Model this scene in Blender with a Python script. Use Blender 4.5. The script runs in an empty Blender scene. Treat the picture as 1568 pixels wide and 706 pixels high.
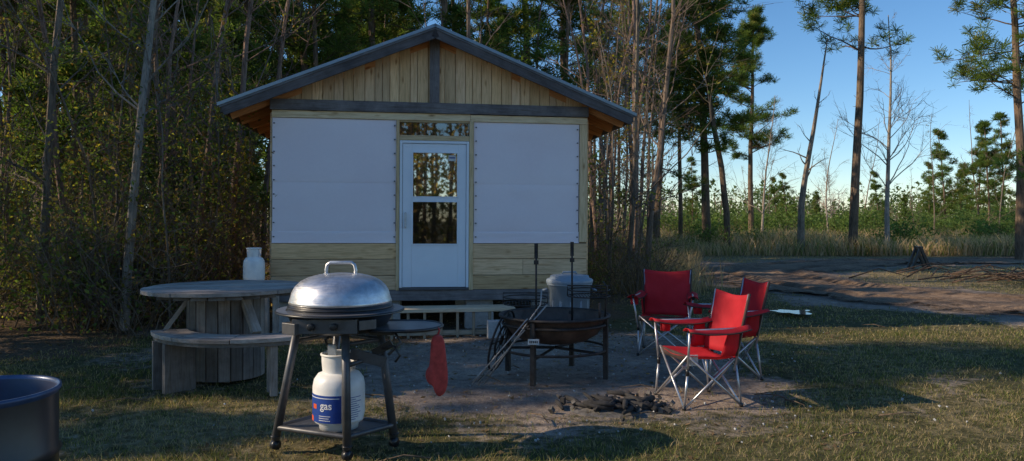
import bpy, math, random
import numpy as np
from mathutils import Vector, Matrix, noise as mnoise

random.seed(7); rng=np.random.default_rng(7)
F=1132.0; CX=784.0; HY=335.0; H=1.5
def W(px,py,Y): return Vector(((px-CX)/F*Y, Y, H+(HY-py)/F*Y))
scene=bpy.context.scene

# ------------------------------------------------------------------ materials
def newmat(name):
    m=bpy.data.materials.new(name); m.use_nodes=True
    nt=m.node_tree; b=nt.nodes['Principled BSDF']; return m,nt,b
def N(nt,t,**kw):
    n=nt.nodes.new(t)
    for k,v in kw.items(): setattr(n,k,v)
    return n
def ramp(nt,fac,stops):
    r=N(nt,'ShaderNodeValToRGB'); e=r.color_ramp.elements
    while len(e)<len(stops): e.new(0.5)
    for i,(p,c) in enumerate(stops):
        e[i].position=p; e[i].color=(c[0],c[1],c[2],1)
    nt.links.new(fac,r.inputs[0]); return r.outputs[0]
def mixc(nt,a,b,fac=1.0,mode='MULTIPLY'):
    m=N(nt,'ShaderNodeMix',data_type='RGBA',blend_type=mode)
    if isinstance(fac,(int,float)): m.inputs[0].default_value=fac
    else: nt.links.new(fac,m.inputs[0])
    for s,v in ((m.inputs[6],a),(m.inputs[7],b)):
        if isinstance(v,tuple): s.default_value=(v[0],v[1],v[2],1)
        else: nt.links.new(v,s)
    return m.outputs[2]
def noise(nt,vec,scale,detail=4,rough=.6,dist=0):
    n=N(nt,'ShaderNodeTexNoise'); n.inputs['Scale'].default_value=scale
    n.inputs['Detail'].default_value=detail; n.inputs['Roughness'].default_value=rough
    n.inputs['Distortion'].default_value=dist
    if vec is not None: nt.links.new(vec,n.inputs['Vector'])
    return n.outputs['Fac']
def bump(nt,b,h,strength=.4,dist=.01):
    n=N(nt,'ShaderNodeBump'); n.inputs['Strength'].default_value=strength; n.inputs['Distance'].default_value=dist
    nt.links.new(h,n.inputs['Height']); nt.links.new(n.outputs[0],b.inputs['Normal'])
def coords(nt,kind='Object'):
    return N(nt,'ShaderNodeTexCoord').outputs[kind]
def mapv(nt,vec,sc):
    m=N(nt,'ShaderNodeMapping'); m.inputs['Scale'].default_value=sc; nt.links.new(vec,m.inputs[0]); return m.outputs[0]

def wood_mat(name,rough=.8,weather=0.0,knots=True):
    m,nt,b=newmat(name)
    col=N(nt,'ShaderNodeAttribute',attribute_name='Col').outputs['Color']
    gc=N(nt,'ShaderNodeAttribute',attribute_name='gc').outputs['Vector']
    v=mapv(nt,gc,(1.2,16,16))
    n1=noise(nt,v,2.2,6,.65,.6)
    n2=noise(nt,mapv(nt,gc,(3,60,60)),2,3,.6)
    g=ramp(nt,n1,[(.3,(.70,.62,.52)),(.5,(.98,.96,.93)),(.72,(1.1,1.1,1.07))])
    c=mixc(nt,col,g)
    g2=ramp(nt,n2,[(.3,(.84,.81,.77)),(.6,(1.05,1.05,1.05))])
    c=mixc(nt,c,g2)
    if knots:
        vo=N(nt,'ShaderNodeTexVoronoi'); vo.inputs['Scale'].default_value=1.0
        nt.links.new(mapv(nt,gc,(3.0,9,9)),vo.inputs['Vector'])
        k=ramp(nt,vo.outputs['Distance'],[(.05,(.3,.2,.13)),(.13,(.75,.68,.6)),(.2,(1,1,1))])
        c=mixc(nt,c,k,.8)
    if weather:
        n3=noise(nt,gc,3.0,5,.7)
        w=ramp(nt,n3,[(.35,(.5,.5,.52)),(.65,(1.15,1.15,1.15))])
        c=mixc(nt,c,w,weather)
    nt.links.new(c,b.inputs['Base Color']); b.inputs['Roughness'].default_value=rough
    b.inputs['Specular IOR Level'].default_value=.25
    bump(nt,b,n2,.35,.004)
    return m
M_wood=wood_mat('raw_pine_wood')
M_old=wood_mat('weathered_wood',.75,.8,False)

def plain(name,col,rough=.5,metal=0,var=.15,nscale=12,bmp=0,bd=.003,spec=.5):
    m,nt,b=newmat(name)
    oc=coords(nt); n=noise(nt,oc,nscale,5,.65)
    r=ramp(nt,n,[(.3,tuple(c*(1-var) for c in col)),(.7,tuple(min(1,c*(1+var)) for c in col))])
    nt.links.new(r,b.inputs['Base Color']); b.inputs['Roughness'].default_value=rough; b.inputs['Metallic'].default_value=metal
    b.inputs['Specular IOR Level'].default_value=spec
    if bmp: bump(nt,b,n,bmp,bd)
    return m
def lid_mat():
    m,nt,b=newmat('cast_aluminium')
    oc=coords(nt); n=noise(nt,oc,9,6,.7,.3); n2=noise(nt,mapv(nt,oc,(2,2,40)),6,3)
    r=ramp(nt,n,[(.3,(.42,.42,.43)),(.55,(.66,.66,.67)),(.75,(.8,.79,.78))])
    nt.links.new(r,b.inputs['Base Color']); b.inputs['Metallic'].default_value=.9
    rr=ramp(nt,n2,[(.3,(.3,.3,.3)),(.7,(.5,.5,.5))]); nt.links.new(rr,b.inputs['Roughness'])
    bump(nt,b,n,.25,.004); return m
M_lid=lid_mat()
M_black=plain('black_enamel',(.02,.02,.022),.35,0,.3,8)
M_iron=plain('rusty_iron',(.045,.038,.034),.65,.4,.6,14,.4,.004)
M_rust=plain('rust_bowl',(.10,.068,.052),.7,.3,.6,7,.5,.005)
M_steel=plain('grey_tube',(.5,.5,.52),.35,.7,.15,20)
M_poker=plain('galvanised_rod',(.36,.34,.32),.5,.5,.3,20)
M_frame=plain('grill_leg_grey',(.10,.10,.105),.45,.4,.25,15)
M_shelf=plain('side_shelf',(.22,.23,.25),.28,.5,.2,6)
M_tank=plain('white_tank_paint',(.80,.79,.76),.4,0,.10,10)
M_label=plain('blue_label',(.02,.06,.28),.4,0,.2,9)
M_labelw=plain('white_print',(.75,.75,.75),.5,0,.05)
M_orange=plain('orange_print',(.7,.1,.03),.5,0,.1)
M_trash=plain('grey_plastic',(.24,.29,.34),.5,0,.15,5)
M_barrel=plain('black_barrel',(.018,.02,.025),.35,0,.4,6)
M_barrelin=plain('blue_barrel_lining',(.02,.03,.07),.4,0,.4,6)
M_barrelrim=plain('blue_barrel_rim',(.04,.07,.15),.35,.2,.4,6)
M_mitt=plain('red_cloth',(.45,.055,.045),.9,0,.3,25,.6,.006)
M_door=plain('white_door',(.80,.85,.90),.4,0,.03,4)
M_block=plain('concrete_block',(.42,.42,.41),.9,0,.2,25,.5,.005)
M_metalroof=plain('metal_roof',(.25,.3,.34),.35,.6,.1,6)
M_staple=plain('fastener',(.12,.12,.13),.5,.5,.1)
M_tag=plain('pale_tag',(.6,.6,.58),.6,0,.2,30)
M_ash=plain('charred_wood',(.03,.028,.027),.9,0,.6,20,.8,.01)
M_ashg=plain('ash',(.12,.11,.10),1,0,.6,18,.8,.01)

def vinyl():
    m,nt,b=newmat('white_vinyl_sheet')
    oc=coords(nt); n=noise(nt,oc,1.3,2,.45)
    n2=noise(nt,oc,30,4,.6)
    r=ramp(nt,n,[(.25,(.87,.77,.80)),(.75,(.92,.84,.86))])
    c=mixc(nt,r,ramp(nt,n2,[(.3,(.97,.97,.97)),(.7,(1,1,1))]))
    nt.links.new(c,b.inputs['Base Color']); b.inputs['Roughness'].default_value=.55
    bump(nt,b,n,.25,.03); return m
M_vinyl=vinyl()
def fabric():
    m,nt,b=newmat('red_nylon')
    oc=coords(nt); n=noise(nt,oc,7,4,.6)
    r=ramp(nt,n,[(.3,(.50,.014,.026)),(.7,(.66,.03,.045))])
    nt.links.new(r,b.inputs['Base Color']); b.inputs['Roughness'].default_value=.75
    bump(nt,b,n,.5,.012)
    tr=N(nt,'ShaderNodeBsdfTranslucent'); tr.inputs[0].default_value=(.9,.05,.07,1)
    mx=N(nt,'ShaderNodeMixShader'); mx.inputs[0].default_value=.35
    out=nt.nodes['Material Output']
    nt.links.new(b.outputs[0],mx.inputs[1]); nt.links.new(tr.outputs[0],mx.inputs[2]); nt.links.new(mx.outputs[0],out.inputs[0])
    return m
M_red=fabric()
M_dark=plain('dark_mesh_fabric',(.06,.035,.03),.9,0,.2)
def glass(name,transp,refl):
    m,nt,b=newmat(name)
    gl=N(nt,'ShaderNodeBsdfGlossy'); gl.inputs['Roughness'].default_value=.02; gl.inputs['Color'].default_value=(.9,.9,.9,1)
    d=N(nt,'ShaderNodeBsdfDiffuse'); d.inputs[0].default_value=(.01,.012,.012,1)
    t=N(nt,'ShaderNodeBsdfTransparent')
    m1=N(nt,'ShaderNodeMixShader'); m1.inputs[0].default_value=transp
    nt.links.new(d.outputs[0],m1.inputs[1]); nt.links.new(t.outputs[0],m1.inputs[2])
    m2=N(nt,'ShaderNodeMixShader'); m2.inputs[0].default_value=refl
    nt.links.new(m1.outputs[0],m2.inputs[1]); nt.links.new(gl.outputs[0],m2.inputs[2])
    nt.links.new(m2.outputs[0],nt.nodes['Material Output'].inputs[0]); return m
M_glassU=glass('window_glass',.2,.75)
M_glassL=glass('lower_window_glass',.75,.12)
M_glassT=glass('transom_window_glass',.3,.25)

def leafmat(name,trans=.35,rough=.7):
    m,nt,b=newmat(name)
    col=N(nt,'ShaderNodeAttribute',attribute_name='Col').outputs['Color']
    nt.links.new(col,b.inputs['Base Color']); b.inputs['Roughness'].default_value=rough; b.inputs['Specular IOR Level'].default_value=.2
    tr=N(nt,'ShaderNodeBsdfTranslucent'); nt.links.new(mixc(nt,col,(1.5,1.5,.8)),tr.inputs[0])
    mx=N(nt,'ShaderNodeMixShader'); mx.inputs[0].default_value=trans
    nt.links.new(b.outputs[0],mx.inputs[1]); nt.links.new(tr.outputs[0],mx.inputs[2]); nt.links.new(mx.outputs[0],nt.nodes['Material Output'].inputs[0])
    return m
M_leaf=leafmat('foliage',.45); M_grass=leafmat('grass_blades',.4)
def barkmat():
    m,nt,b=newmat('bark')
    col=N(nt,'ShaderNodeAttribute',attribute_name='Col').outputs['Color']
    oc=coords(nt)
    n=noise(nt,mapv(nt,oc,(14,14,3)),1.5,6,.7,.5)
    n2=noise(nt,oc,1.1,3)
    c=mixc(nt,col,ramp(nt,n,[(.35,(.45,.43,.42)),(.5,(.9,.9,.88)),(.7,(1.35,1.3,1.25))]))
    c=mixc(nt,c,ramp(nt,n2,[(.35,(.75,.78,.75)),(.65,(1.15,1.1,1.05))]))
    nt.links.new(c,b.inputs['Base Color']); b.inputs['Roughness'].default_value=.95; b.inputs['Specular IOR Level'].default_value=.1
    bump(nt,b,n,.8,.03); return m
M_bark=barkmat()

# ------------------------------------------------------------------ mesh builder
class MB:
    def __init__(s): s.v=[];s.f=[];s.c=[];s.g=[];s.m=[];s.s=[]
    def add(s,verts,faces,mat=0,col=(1,1,1),smooth=False,gc=None):
        o=len(s.v); s.v+= [tuple(p) for p in verts]
        s.f+=[tuple(i+o for i in f) for f in faces]
        s.c+=[col]*len(verts)
        s.g+= [tuple(p) for p in (gc if gc else verts)]
        s.m+=[mat]*len(faces); s.s+=[smooth]*len(faces)
    def box(s,c,sz,mat=0,col=(1,1,1),rot=None,long=None):
        c=Vector(c); h=[x/2 for x in sz]
        if long is None: long=max(range(3),key=lambda i:sz[i])
        oth=[i for i in range(3) if i!=long]
        off=Vector((random.uniform(0,50),random.uniform(0,50),random.uniform(0,50)))
        vs=[];gc=[]
        for dx in (-1,1):
            for dy in (-1,1):
                for dz in (-1,1):
                    l=Vector((dx*h[0],dy*h[1],dz*h[2]))
                    gc.append(Vector((l[long],l[oth[0]],l[oth[1]]))+off)
                    if rot is not None: l=rot@l
                    vs.append(c+l)
        fs=[(0,1,3,2),(4,6,7,5),(0,4,5,1),(2,3,7,6),(0,2,6,4),(1,5,7,3)]
        s.add(vs,fs,mat,col,False,gc)
    def prism(s,outline,t,M,mat=0,col=(1,1,1),longx=True):
        n=len(outline); off=Vector([random.uniform(0,50) for _ in range(3)])
        L=[Vector((a,b,0)) for a,b in outline]+[Vector((a,b,t)) for a,b in outline]
        gc=[(p if longx else Vector((p.y,p.x,p.z)))+off for p in L]
        fs=[tuple(range(n-1,-1,-1)),tuple(range(n,2*n))]+[(i,(i+1)%n,n+(i+1)%n,n+i) for i in range(n)]
        s.add([M@p for p in L],fs,mat,col,False,gc)
    def tube(s,pts,r,n=8,mat=0,col=(1,1,1),closed=False,cap=True,smooth=True):
        pts=[Vector(p) for p in pts]; k=len(pts)
        if not isinstance(r,(list,tuple)): r=[r]*k
        vs=[]; prev=None
        for i,p in enumerate(pts):
            if closed: t=(pts[(i+1)%k]-pts[i-1])
            else: t=pts[min(i+1,k-1)]-pts[max(i-1,0)]
            t.normalize()
            if prev is None:
                a=Vector((0,0,1)) if abs(t.z)<.9 else Vector((1,0,0)); u=t.cross(a).normalized()
            else:
                u=(prev-t*prev.dot(t)).normalized()
            prev=u; w=t.cross(u)
            for j in range(n):
                a=2*math.pi*(j+.5)/n; vs.append(p+(u*math.cos(a)+w*math.sin(a))*r[i])
        fs=[]
        for i in range(k if closed else k-1):
            i2=(i+1)%k
            for j in range(n): fs.append((i*n+j,i*n+(j+1)%n,i2*n+(j+1)%n,i2*n+j))
        if cap and not closed:
            fs.append(tuple(range(n-1,-1,-1))); fs.append(tuple((k-1)*n+j for j in range(n)))
        s.add(vs,fs,mat,col,smooth)
    def lathe(s,prof,c,n=48,mat=0,col=(1,1,1),smooth=True,a0=0,a1=2*math.pi):
        full=abs(a1-a0-2*math.pi)<1e-6; m=n if full else n+1
        vs=[]
        for r,z in prof:
            for j in range(m):
                a=a0+(a1-a0)*j/n; vs.append((c[0]+r*math.cos(a),c[1]+r*math.sin(a),c[2]+z))
        fs=[]
        for i in range(len(prof)-1):
            for j in range(n):
                j2=(j+1)%m; fs.append((i*m+j,i*m+j2,(i+1)*m+j2,(i+1)*m+j))
        s.add(vs,fs,mat,col,smooth)
    def build(s,name,mats,parent=None,bevel=0,loc=None,solid=0,sub=0):
        me=bpy.data.meshes.new(name); me.from_pydata(s.v,[],s.f)
        for m in mats: me.materials.append(m)
        me.polygons.foreach_set('material_index',s.m); me.polygons.foreach_set('use_smooth',s.s)
        a=me.color_attributes.new('Col','FLOAT_COLOR','POINT')
        a.data.foreach_set('color',np.array([(c[0],c[1],c[2],1) for c in s.c],dtype=np.float32).ravel())
        g=me.attributes.new('gc','FLOAT_VECTOR','POINT')
        g.data.foreach_set('vector',np.array(s.g,dtype=np.float32).ravel())
        me.update(); o=bpy.data.objects.new(name,me); scene.collection.objects.link(o)
        if parent: o.parent=parent
        if loc: o.location=loc
        if bevel:
            b=o.modifiers.new('bevel','BEVEL'); b.width=bevel; b.segments=2; b.limit_method='ANGLE'; b.angle_limit=math.radians(50)
        if solid:
            b=o.modifiers.new('solid','SOLIDIFY'); b.thickness=solid
        if sub:
            b=o.modifiers.new('sub','SUBSURF'); b.levels=sub; b.render_levels=sub
        return o
def empty(name,loc=(0,0,0),rz=0,ry=0):
    e=bpy.data.objects.new(name,None); e.location=loc; e.rotation_euler=(0,ry,rz); scene.collection.objects.link(e); return e

class QS:  # quad soup (numpy)
    def __init__(s): s.q=[];s.c=[];s.m=[]
    def add(s,q,c,m):
        q=np.asarray(q,dtype=np.float32); n=len(q); c=np.asarray(c,dtype=np.float32)
        if c.ndim==1: c=np.tile(c,(n,1))
        s.q.append(q); s.c.append(c); s.m.append(np.full(n,m,dtype=np.int32))
    def mesh(s,name,mats):
        q=np.concatenate(s.q); c=np.concatenate(s.c); m=np.concatenate(s.m); n=len(q)
        me=bpy.data.meshes.new(name); me.vertices.add(n*4); me.loops.add(n*4); me.polygons.add(n)
        me.vertices.foreach_set('co',q.reshape(-1))
        me.loops.foreach_set('vertex_index',np.arange(n*4,dtype=np.int32))
        me.polygons.foreach_set('loop_start',np.arange(0,n*4,4,dtype=np.int32))
        me.polygons.foreach_set('material_index',m)
        for k in mats: me.materials.append(k)
        a=me.color_attributes.new('Col','FLOAT_COLOR','POINT')
        cc=np.ones((n,4,4),dtype=np.float32); cc[:,:,:3]=c[:,None,:]
        a.data.foreach_set('color',cc.ravel())
        me.update(calc_edges=True); me.validate(); return me
    def tube(s,pts,rad,n,col,m=0):
        P=np.asarray(pts,float); k=len(P); T=np.gradient(P,axis=0); T/=np.linalg.norm(T,axis=1)[:,None]+1e-9
        t=T.mean(0); a=np.array([0,0,1.]) if abs(t[2])<.8*np.linalg.norm(t) else np.array([1.,0,0])
        U=np.cross(T,a); U/=np.linalg.norm(U,axis=1)[:,None]+1e-9; V=np.cross(T,U)
        ang=np.arange(n)*2*np.pi/n
        R=P[:,None,:]+(U[:,None,:]*np.cos(ang)[None,:,None]+V[:,None,:]*np.sin(ang)[None,:,None])*np.asarray(rad)[:,None,None]
        R2=np.roll(R,-1,axis=1)
        q=np.stack([R[:-1],R2[:-1],R2[1:],R[1:]],axis=2).reshape(-1,4,3)
        s.add(q,col,m)
def rdir(n):
    v=rng.normal(size=(n,3)); return v/np.linalg.norm(v,axis=1)[:,None]
def leafquads(C,size,asp=.55):
    n=len(C); a=rdir(n); b=np.cross(a,rdir(n)); b/=np.linalg.norm(b,axis=1)[:,None]+1e-9
    s=np.asarray(size).reshape(-1,1)*np.ones((n,1))
    return np.stack([C-a*s,C+b*s*asp,C+a*s,C-b*s*asp],axis=1)
def blades(P,h,w,lean):
    n=len(P); th=rng.uniform(0,2*np.pi,n); d=np.stack([np.cos(th),np.sin(th),np.zeros(n)],1)
    th2=rng.uniform(0,2*np.pi,n); l=np.stack([np.cos(th2),np.sin(th2),np.zeros(n)],1)*(lean*h)[:,None]
    up=np.array([0,0,1.])[None]*h[:,None]; ww=w[:,None]*.5
    mid=P+up*.55+l*.3; tip=P+up+l
    q1=np.stack([P-d*ww,P+d*ww,mid+d*ww*.8,mid-d*ww*.8],1)
    q2=np.stack([mid-d*ww*.8,mid+d*ww*.8,tip+d*ww*.1,tip-d*ww*.1],1)
    return np.concatenate([q1,q2])
def addobj(name,me,loc=(0,0,0),rz=0,sc=1,tilt=(0,0)):
    o=bpy.data.objects.new(name,me); o.location=loc; o.rotation_euler=(tilt[0],tilt[1],rz)
    o.scale=(sc,sc,sc) if not isinstance(sc,tuple) else sc; scene.collection.objects.link(o); return o

# ------------------------------------------------------------------ ground
road_pts=[(18,5.8),(12.5,9.2),(9.4,12),(7.4,15),(6.4,18.5),(7.5,22.5),(11.5,25.5),(20,27),(40,28),(80,27)]
def dseg(x,y,pts):
    P=np.array(pts,float); best=np.full(np.shape(x),1e9)
    for a,b in zip(P[:-1],P[1:]):
        d=b-a; t=np.clip(((x-a[0])*d[0]+(y-a[1])*d[1])/(d@d),0,1)
        best=np.minimum(best,np.hypot(x-a[0]-t*d[0],y-a[1]-t*d[1]))
    return best
path2=[(2.5,27),(6,24.5),(11,24)]
def sm(e0,e1,x):
    t=np.clip((x-e0)/(e1-e0),0,1); return t*t*(3-2*t)
def vn(x,y,s,seed=0.0):
    return np.array([mnoise.noise(Vector((a*s+seed,b*s-seed,seed*1.7))) for a,b in zip(np.ravel(x),np.ravel(y))]).reshape(np.shape(x))
def masks(x,y,fine=True):
    n=vn(x,y,.7)*.6+vn(x,y,2.3,5)*.35
    d1=np.hypot((x-.35)/2.5,(y-7.9)/2.9)
    dirt=1-sm(.55,1.2,d1+n*.6)
    rd=(1-sm(1.2,3.2,dseg(x,y,road_pts)+n*2.2))
    rd2=1-sm(1.,2.6,dseg(x,y,path2)+n*1.5)
    spots=.5*sm(.3,.6,vn(x,y,.9,31)+vn(x,y,3,32)*.3)
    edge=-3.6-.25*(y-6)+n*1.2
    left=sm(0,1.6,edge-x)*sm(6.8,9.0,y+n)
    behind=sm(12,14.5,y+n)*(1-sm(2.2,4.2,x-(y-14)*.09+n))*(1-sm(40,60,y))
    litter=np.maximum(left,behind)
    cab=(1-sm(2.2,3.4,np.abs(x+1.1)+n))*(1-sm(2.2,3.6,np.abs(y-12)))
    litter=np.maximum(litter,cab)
    dry=np.clip(.28+.5*vn(x,y,.45,17)+sm(12,24,y+n*3),0,1)
    return np.maximum(np.maximum(dirt,spots),np.maximum(rd,rd2)),litter,dry
def gh(x,y):
    near=1-sm(25,45,np.abs(y))
    return (-.035+vn(x,y,.6)*.03+vn(x,y,2.5,3)*.012)*near
xs=np.concatenate([np.array([-900,-500,-250,-120,-70,-45,-30,-22,-17]),np.arange(-14,16,.16),np.array([17,18.5,20,23,27,33,42,60,90,150,300,600,900])])
ys=np.concatenate([np.array([-400,-150,-60,-30,-15,-8,-4,-1,1,2]),np.arange(3,20,.16),np.arange(20,36,.5),np.array([38,42,48,56,70,90,130,200,350,600,1200])])
X,Y=np.meshgrid(xs,ys); Z=gh(X,Y); D,Lm,Dr=masks(X,Y)
me=bpy.data.meshes.new('ground'); nx,ny=len(xs),len(ys)
idx=np.arange(nx*ny).reshape(ny,nx)
q=np.stack([idx[:-1,:-1],idx[:-1,1:],idx[1:,1:],idx[1:,:-1]],-1).reshape(-1,4)
me.from_pydata(np.stack([X,Y,Z],-1).reshape(-1,3).tolist(),[],q.tolist())
a=me.color_attributes.new('mask','FLOAT_COLOR','POINT')
a.data.foreach_set('color',np.stack([D,Lm,Dr,np.ones_like(D)],-1).astype(np.float32).ravel())
me.polygons.foreach_set('use_smooth',[True]*len(me.polygons))
def groundmat(road=False):
    m,nt,b=newmat('dirt_road_soil' if road else 'ground_soil_and_grass')
    geo=N(nt,'ShaderNodeNewGeometry').outputs['Position']
    nb=noise(nt,geo,.9,6,.65); nf=noise(nt,geo,9,6,.75); nff=noise(nt,geo,55,4,.7); nm=noise(nt,geo,2.6,5,.7)
    dirt=ramp(nt,nf,[(.3,(.19,.15,.12)),(.5,(.33,.275,.225)),(.72,(.45,.38,.31))])
    dirt=mixc(nt,dirt,ramp(nt,nff,[(.32,(.5,.48,.46)),(.5,(1,1,1)),(.72,(1.35,1.33,1.3))]),.8)
    dirt=mixc(nt,dirt,ramp(nt,nb,[(.35,(.62,.61,.62)),(.65,(1.15,1.1,1.05))]))
    if road:
        ed=N(nt,'ShaderNodeAttribute',attribute_name='mask'); sp=N(nt,'ShaderNodeSeparateColor'); nt.links.new(ed.outputs['Color'],sp.inputs[0])
        dirt=mixc(nt,dirt,(.92,.8,.68))
        wet=mixc(nt,dirt,(.5,.46,.42),sp.outputs[1])
        nt.links.new(wet,b.inputs['Base Color']); b.inputs['Roughness'].default_value=.95; b.inputs['Specular IOR Level'].default_value=.15
        bump(nt,b,nf,1.0,.07)
        mt=N(nt,'ShaderNodeMath',operation='ADD'); nt.links.new(sp.outputs[0],mt.inputs[0])
        av=N(nt,'ShaderNodeMath',operation='ADD'); nt.links.new(nf,av.inputs[0]); nt.links.new(nm,av.inputs[1])
        ms=N(nt,'ShaderNodeMath',operation='MULTIPLY_ADD'); nt.links.new(av.outputs[0],ms.inputs[0]); ms.inputs[1].default_value=1.8; ms.inputs[2].default_value=-1.8
        nt.links.new(ms.outputs[0],mt.inputs[1])
        al=ramp(nt,mt.outputs[0],[(.3,(0,0,0)),(.7,(1,1,1))])
        nt.links.new(al,b.inputs['Alpha']); return m
    grass=ramp(nt,nf,[(.3,(.045,.044,.019)),(.5,(.10,.092,.04)),(.72,(.2,.17,.09))])
    grass=mixc(nt,grass,ramp(nt,nff,[(.3,(.5,.5,.5)),(.7,(1.4,1.4,1.4))]),.8)
    dry=ramp(nt,nf,[(.3,(.17,.13,.07)),(.55,(.30,.235,.13)),(.75,(.41,.33,.2))])
    dry=mixc(nt,dry,ramp(nt,nff,[(.3,(.6,.6,.6)),(.7,(1.3,1.3,1.3))]),.8)
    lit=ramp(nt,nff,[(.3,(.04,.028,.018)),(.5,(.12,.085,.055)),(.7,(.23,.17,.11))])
    at=N(nt,'ShaderNodeAttribute',attribute_name='mask'); sp=N(nt,'ShaderNodeSeparateColor'); nt.links.new(at.outputs['Color'],sp.inputs[0])
    def soft(o,k=.7):
        ms=N(nt,'ShaderNodeMath',operation='MULTIPLY_ADD'); nt.links.new(nf,ms.inputs[0]); ms.inputs[1].default_value=k; ms.inputs[2].default_value=-k/2
        ad=N(nt,'ShaderNodeMath',operation='ADD'); nt.links.new(ms.outputs[0],ad.inputs[0]); nt.links.new(o,ad.inputs[1])
        return ramp(nt,ad.outputs[0],[(.3,(0,0,0)),(.7,(1,1,1))])
    c=mixc(nt,grass,dry,soft(sp.outputs[2],1.2),'MIX')
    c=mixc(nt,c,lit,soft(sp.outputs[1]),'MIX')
    c=mixc(nt,c,dirt,soft(sp.outputs[0],1.4),'MIX')
    nt.links.new(c,b.inputs['Base Color']); b.inputs['Roughness'].default_value=1; b.inputs['Specular IOR Level'].default_value=.1
    bump(nt,b,nf,.8,.05); return m
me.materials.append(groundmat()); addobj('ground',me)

# road ribbon
P=np.array(road_pts,float)
t=np.concatenate([[0],np.cumsum(np.hypot(*np.diff(P,axis=0).T))]); tt=np.arange(0,t[-1],.2)
cx=np.interp(tt,t,P[:,0]); cy=np.interp(tt,t,P[:,1]); k=np.ones(21)/21
cx=np.convolve(np.pad(cx,10,'edge'),k,'valid'); cy=np.convolve(np.pad(cy,10,'edge'),k,'valid')
T=np.stack([np.gradient(cx),np.gradient(cy)],1); T/=np.linalg.norm(T,axis=1)[:,None]; Nn=np.stack([-T[:,1],T[:,0]],1)
cs=np.linspace(-2.6,2.6,48)
RX=cx[:,None]+Nn[:,0:1]*cs; RY=cy[:,None]+Nn[:,1:2]*cs
wob=vn(RX[:,24:25],RY[:,24:25],.5,21)*.3
rr_=np.abs(cs[None,:]+wob)
rut=-.035*np.exp(-((rr_-.8)/.18)**2)+.035*np.exp(-((rr_-1.1)/.13)**2)+.028*np.exp(-((rr_-.5)/.12)**2)
RZ=.014+rut*(1+1.2*vn(RX,RY,1.2,14))+vn(RX,RY,2.0,9)*.02+vn(RX,RY,6,2)*.022; RZ-=.06*sm(1.3,2.6,rr_)
RZ=np.maximum(RZ,gh(RX,RY)+.006)
fade=1-sm(.8,2.5,rr_+vn(RX,RY,.8,4)*.8)
wet=np.exp(-((rr_-.8)/.2)**2)*sm(-.25,.2,vn(RX,RY,.8,6))
me=bpy.data.meshes.new('dirt_road'); a_,b_=RX.shape; idx=np.arange(a_*b_).reshape(a_,b_)
q=np.stack([idx[:-1,:-1],idx[1:,:-1],idx[1:,1:],idx[:-1,1:]],-1).reshape(-1,4)
me.from_pydata(np.stack([RX,RY,RZ],-1).reshape(-1,3).tolist(),[],q.tolist())
at=me.color_attributes.new('mask','FLOAT_COLOR','POINT')
at.data.foreach_set('color',np.stack([fade,wet,fade,np.ones_like(fade)],-1).astype(np.float32).ravel())
me.polygons.foreach_set('use_smooth',[True]*len(me.polygons))
me.materials.append(groundmat(True)); addobj('dirt_road',me)

# puddle
mw,nt,b=newmat('puddle_water'); b.inputs['Base Color'].default_value=(.05,.042,.035,1); b.inputs['Roughness'].default_value=.05; b.inputs['Specular IOR Level'].default_value=.7
def puddle(px,py,rx,ry,z):
    pb=MB(); Yq=(1.5-z)*F/(py-HY); pc=W(px,py,Yq); out=[]
    for i in range(60):
        a=i/60*2*math.pi; r=1+mnoise.noise(Vector((math.cos(a)*1.6+3,math.sin(a)*1.6,3)))*.9
        out.append((pc.x+rx*r*math.cos(a),pc.y+ry*r*math.sin(a),z))
    pb.add([(pc.x,pc.y,z)]+out,[(0,i+1,(i+1)%60+1) for i in range(60)]); pb.build('puddle',[mw])
puddle(1214,477,.30,.26,.03)

# ------------------------------------------------------------------ cabin
cab=empty('wooden_cabin',(-1.089,10.2,0),math.radians(8),math.radians(.3))
def tan(): 
    k=random.uniform(.72,1.1); h=random.uniform(-.03,.04)
    return (.84*k+h*.5,.585*k,.345*k-h*.7)
def grey():
    k=random.uniform(.8,1.25); return (.185*k,.175*k,.18*k)
A=2.159; DEP=4.9
def rect(mb,u0,u1,z0,z1,v0,v1,mat=0,col=(1,1,1),long=None):
    mb.box(((u0+u1)/2,(v0+v1)/2,(z0+z1)/2),(u1-u0,v1-v0,z1-z0),mat,col,None,long)
m=MB()
for (u0,u1) in ((-A,-.50),(.52,A)):
    z=.525; hs=[.2,.225,.215]
    for h in hs:
        sp=random.uniform(.35,.65) if h==.225 else None
        if sp: 
            um=u0+(u1-u0)*sp; rect(m,u0,um-.002,z,z+h-.008,-.022,.0,0,tan()); rect(m,um+.002,u1,z,z+h-.008,-.022,0,0,tan())
        else: rect(m,u0,u1,z,z+h-.008,-.024,0,0,tan())
        z+=h
m.build('lower_siding',[M_wood],cab,.003)
m=MB()
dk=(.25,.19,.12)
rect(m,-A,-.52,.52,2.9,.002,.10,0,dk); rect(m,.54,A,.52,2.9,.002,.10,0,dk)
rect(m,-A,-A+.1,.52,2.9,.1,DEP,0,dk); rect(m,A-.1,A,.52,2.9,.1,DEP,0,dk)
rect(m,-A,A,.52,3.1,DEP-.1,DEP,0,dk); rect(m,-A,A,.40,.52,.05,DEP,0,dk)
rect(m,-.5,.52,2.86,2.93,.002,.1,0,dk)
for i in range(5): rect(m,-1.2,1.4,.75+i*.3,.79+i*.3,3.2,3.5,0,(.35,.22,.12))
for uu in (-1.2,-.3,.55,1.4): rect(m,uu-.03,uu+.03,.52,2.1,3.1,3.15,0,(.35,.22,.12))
m.build('inner_walls',[M_wood],cab)
m=MB()
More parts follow.
